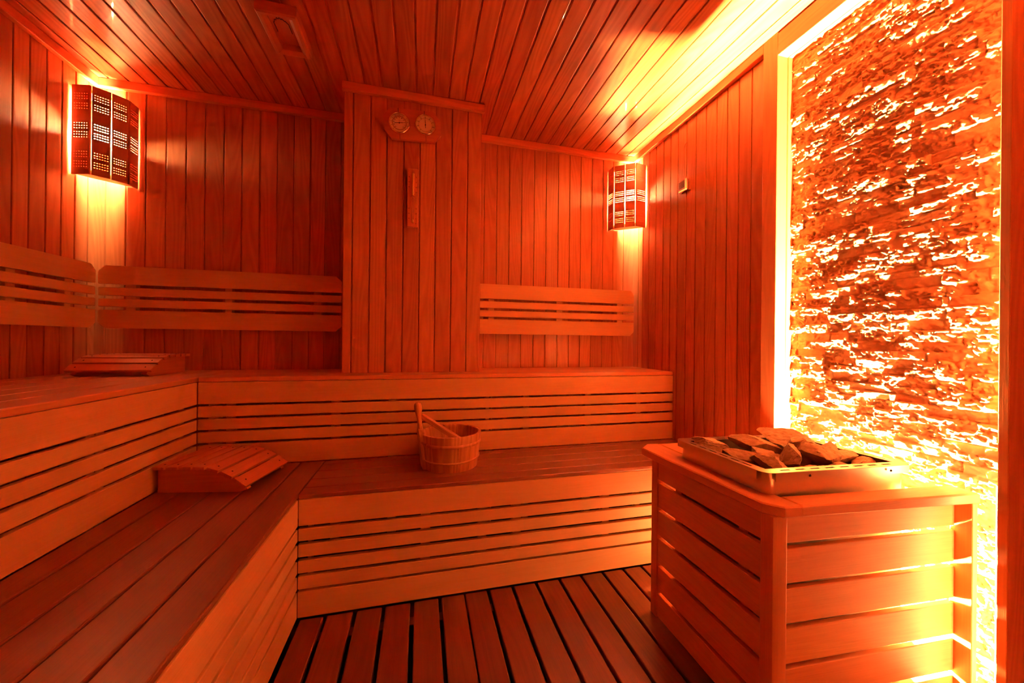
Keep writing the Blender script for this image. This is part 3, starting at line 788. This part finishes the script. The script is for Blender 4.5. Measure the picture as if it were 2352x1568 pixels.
shelf([(.9115, .693), (1.464, .646), (1.464, .706), (.9115, .752)])
shelf([(.9115, 1.112), (1.398, 1.078), (1.398, 1.165), (1.464, 1.160), (1.464, 1.183), (1.38, 1.226), (.9115, 1.253)])  # back board, widened behind the stove to stop stray strip light

# ------------------------------------------------------------------ stove
sv = thing('sauna_stove', (1.11, .92, .02), 'steel sauna stove with a slotted rim holding dark rocks', 'stove')
FL = V((.871, .757, 0)); qx = V((.482, -.036, 0)).normalized(); WQ, DQ = .4833, .352; RZ = .665
def Q(a, b, z):
    r = .026
    for (ca, sa) in ((0, 1), (WQ, -1)):
        for (cb, sb) in ((0, 1), (DQ, -1)):
            da, db_ = (a - ca) * sa, (b - cb) * sb
            if 0 <= da < r and 0 <= db_ < r:
                x, y = (r - da) / r, (r - db_) / r
                hpt = math.hypot(x, y)
                if hpt > 0:
                    k = max(x, y) / hpt; x, y = x * k, y * k
                a, b = ca + sa * (r - x * r), cb + sb * (r - y * r)
    p = FL + qx * a + ey * b; return V((p.x, p.y, z))
r3 = [0, .0065, .013, .0195, .026]
IW = .031                       # rim width
def axis_lines(Ltot, n, slot=.030):
    xs = list(r3) + [Ltot - x for x in r3] + [IW, Ltot - IW]; sl = []
    pit = (Ltot - 2 * .052) / n
    for i in range(n):
        a = .052 + pit * (i + .5) - slot / 2; sl.append((a, a + slot)); xs += [a, a + slot]
    return sorted(set(round(x, 5) for x in xs)), [(round(a, 5), round(b, 5)) for a, b in sl]
us, slu = axis_lines(WQ, 8); vs, slv = axis_lines(DQ, 6)
s0, s1 = .013, .0195
def near(x, lst): return any(a - 1e-6 <= x <= b + 1e-6 for a, b in lst)
holes = set()
for i in range(len(us) - 1):
    for j in range(len(vs) - 1):
        a, b = (us[i] + us[i + 1]) / 2, (vs[j] + vs[j + 1]) / 2
        if IW < a < WQ - IW and IW < b < DQ - IW: holes.add((i, j))
        if near(a, slu) and (s0 < b < s1 or DQ - s1 < b < DQ - s0): holes.add((i, j))
        if near(b, slv) and (s0 < a < s1 or WQ - s1 < a < WQ - s0): holes.add((i, j))
mb = MB(); mb.perforated(us, vs, holes, .0015, lambda u, v, w: Q(u, v, RZ - w))
def flange(p, q, h): 
    d = (q - p); n_ = V((d.y, -d.x, 0)).normalized()
    mb.board(p - V((0, 0, h)), d, (0, 0, h - .0002), -n_ * .0015, 0)
flange(Q(.030, 0, RZ), Q(WQ - .003, 0, RZ), .024)
flange(Q(0, DQ - .002, RZ), Q(0, .028, RZ), .024)
flange(Q(WQ, .004, RZ), Q(WQ, DQ - .03, RZ), .024)
flange(Q(WQ - .03, DQ, RZ), Q(.004, DQ, RZ), .024)
mb.build('slotted_rim', M_STEEL, sv, 25)
# body with rounded corners
mb = MB(); ins = .004; loop = []
def body_pt(a, b, z):
    k = 1 - 2 * ins / WQ; k2 = 1 - 2 * ins / DQ
    return Q(ins + (a) * k, ins + b * k2, z)
path = [(0, b) for b in (DQ, DQ - .0065, DQ - .013, DQ - .0195, DQ - .026, .026, .0195, .013, .0065)] + [(a, 0) for a in (0, .0065, .013, .0195, .026, WQ - .026, WQ - .0195, WQ - .013, WQ - .0065)] + \
       [(WQ, b) for b in (0, .0065, .013, .0195, .026, DQ - .026, DQ - .0195, DQ - .013, DQ - .0065)] + [(a, DQ) for a in (WQ, WQ - .0065, WQ - .013, WQ - .0195, WQ - .026, .026, .0195, .013, .0065)]
def Qi(a, b, z):
    p = Q(a, b, z); c = Q(WQ / 2, DQ / 2, z); return c + (p - c) * (1 - .011 / .21)
zl_ = [.012, .30, .632, .6630]
bs = [mb.add([Qi(a, b, z) for a, b in path]) for z in zl_]
n = len(path)
for k in range(n):
    j = (k + 1) % n
    for q in range(3): mb.face([bs[q] + k, bs[q] + j, bs[q + 1] + j, bs[q + 1] + k], [(k * .01, zl_[q]), (k * .01 + .01, zl_[q]), (k * .01 + .01, zl_[q + 1]), (k * .01, zl_[q + 1])])
mb.face([bs[0] + k for k in range(n)], [(0, 0)] * n)
mb.build('stove_body', M_STEEL, sv, 40, fix=True)
mb = MB()
def tray(a0, a1, b0, b1, z0, z1, t):
    c = [Q(a0, b0, z0), Q(a1, b0, z0), Q(a1, b1, z0), Q(a0, b1, z0)]
    for k in range(4):
        p, q = c[k], c[(k + 1) % 4]; d = q - p; nn = V((d.y, -d.x, 0)).normalized()
        mb.board(p, d, (0, 0, z1 - z0), nn * t, 0)
    i = mb.add([x + V((0, 0, .001)) for x in c]); mb.face([i, i + 1, i + 2, i + 3], [(0, 0)] * 4)
tray(IW - .001, WQ - IW + .001, IW - .001, DQ - IW + .001, .575, .6625, .0012)
mb.build('rock_basket', M_IRON, sv, 0)
mb = MB()
for a in (.135, .400):
    p = Q(a, 0, RZ - .012); mb.lathe([(0, .0022), (.0022, .002), (.0036, .0)], p - V((0, .0, 0)), (qx.y, -qx.x, 0), 12)
mb.build('rivet', M_IRON, sv, 60)
for a, b in ((.05, .05), (WQ - .05, .05), (.05, DQ - .05), (WQ - .05, DQ - .05)):
    mb = MB(); mb.lathe([(0, 0), (.015, 0), (.015, .013), (0, .013)], Q(a, b, 0.0), (0, 0, 1), 12); mb.build('foot', M_IRON, sv)

# ------------------------------------------------------------------ rocks
def ico(sub):
    import bmesh
    bm = bmesh.new(); bmesh.ops.create_icosphere(bm, subdivisions=sub, radius=1.0)
    vs_ = np.array([v.co[:] for v in bm.verts]); fs = [tuple(v.index for v in f.verts) for f in bm.faces]; bm.free(); return vs_, fs
IV, IF = ico(5)
def rock(seed, c, size, rot, label, group=None, cuts=22, round_=.0):
    r = np.random.default_rng(seed)
    P = IV.copy()
    for k in range(cuts):
        nrm = r.normal(size=3); nrm /= np.linalg.norm(nrm); d = r.uniform(.40, .72) + round_
        h = P @ nrm - d; P = P - np.outer(np.clip(h, 0, None), nrm) * .97
    P += .02 * np.stack([vnoise(P[:, 0] * 5 + 9 + k * 3, P[:, 1] * 5 + P[:, 2] * 4 + 30, seed % 50 + k) for k in range(3)], -1) * 2
    P += .020 * np.stack([vnoise(P[:, 0] * 16 + 9 + k * 3, P[:, 1] * 16 + P[:, 2] * 14 + 80, seed % 50 + 9 + k) for k in range(3)], -1) * 2
    ext = (P.max(0) - P.min(0)); P = (P - (P.max(0) + P.min(0)) / 2) / ext
    P = P * np.array(size)
    R = np.array(Matrix.Rotation(rot[2], 3, 'Z') @ Matrix.Rotation(rot[1], 3, 'Y') @ Matrix.Rotation(rot[0], 3, 'X'))
    P = P @ R.T
    me = bpy.data.meshes.new('sauna_rock'); me.from_pydata(P.tolist(), [], IF)
    me.polygons.foreach_set('use_smooth', [True] * len(me.polygons)); me.set_sharp_from_angle(angle=math.radians(28))
    me.materials.append(M_ROCK)
    o = bpy.data.objects.new('sauna_rock', me); o.location = c; COL.objects.link(o)
    return tag(o, label, 'rock', 'dark rocks heaped on the stove')
D = math.radians
rocks = [
    (3, (.968, 1.046, .652), (.125, .07, .050), (0, D(6), D(-20)), 'dark angular rock at the far left corner of the stove rim'),
    (14, (1.090, .985, .664), (.176, .085, .060), (D(-10), D(10), D(-12)), 'long dark slab rock in the back middle of the heap'),
    (25, (1.207, .965, .688), (.175, .10, .058), (0, D(12), D(-10)), 'largest rock crowning the top of the heap'),
    (36, (1.222, .925, .676), (.105, .07, .058), (0, D(10), D(20)), 'blocky rock just below the topmost rock'),
    (47, (.966, .924, .654), (.122, .062, .048), (0, D(16), D(-25)), 'smooth oblong rock along the left edge of the heap'),
    (58, (1.046, .918, .650), (.100, .07, .046), (0, 0, D(30)), 'dark rock wedged between the oblong rock and the heap centre'),
    (69, (1.010, .866, .644), (.108, .065, .055), (0, D(8), D(-30)), 'pale flat-faced rock at the near left corner of the rim'),
    (80, (1.103, .876, .655), (.082, .06, .085), (0, D(-14), D(20)), 'pointed upright rock in the front middle of the heap'),
    (91, (1.196, .858, .660), (.122, .085, .066), (0, D(8), D(-15)), 'big brown faceted rock right of the pointed rock'),
    (102, (1.290, .900, .662), (.070, .06, .052), (0, D(20), D(10)), 'small triangular rock at the back right of the heap'),
    (113, (1.272, .853, .652), (.085, .06, .040), (0, D(-5), D(10)), 'brown rock at the right beside the faceted rock'),
    (124, (1.300, .815, .646), (.092, .055, .034), (0, D(-4), D(12)), 'low light-edged rock nearest the right rim corner'),
    (135, (1.196, .812, .638), (.122, .05, .032), (0, 0, D(4)), 'low dark rock lying along the front rim'),
    (146, (1.105, .822, .630), (.055, .045, .034), (0, 0, 0), 'small rock fragment behind the front rim'),
]
for s_, c, sz, rt_, lb_ in rocks: rock(s_, c, sz, rt_, lb_)
k = 0
for (x, y, z, s) in ((.945, .98, .612, .09), (1.03, .99, .612, .10), (1.13, .98, .615, .10), (1.225, .98, .625, .11), (1.285, .94, .615, .075), (.945, .87, .608, .075), (1.03, .86, .604, .09),
                     (1.12, .85, .606, .09), (1.21, .84, .606, .09), (1.285, .83, .606, .07), (1.10, .93, .618, .09), (1.20, .91, .622, .09)):
    k += 1
    rock(200 + 7 * k, (x, y, z), (s, s * .8, .055), (0, 0, k), 'dark rock buried at the bottom of the heap in the stove')
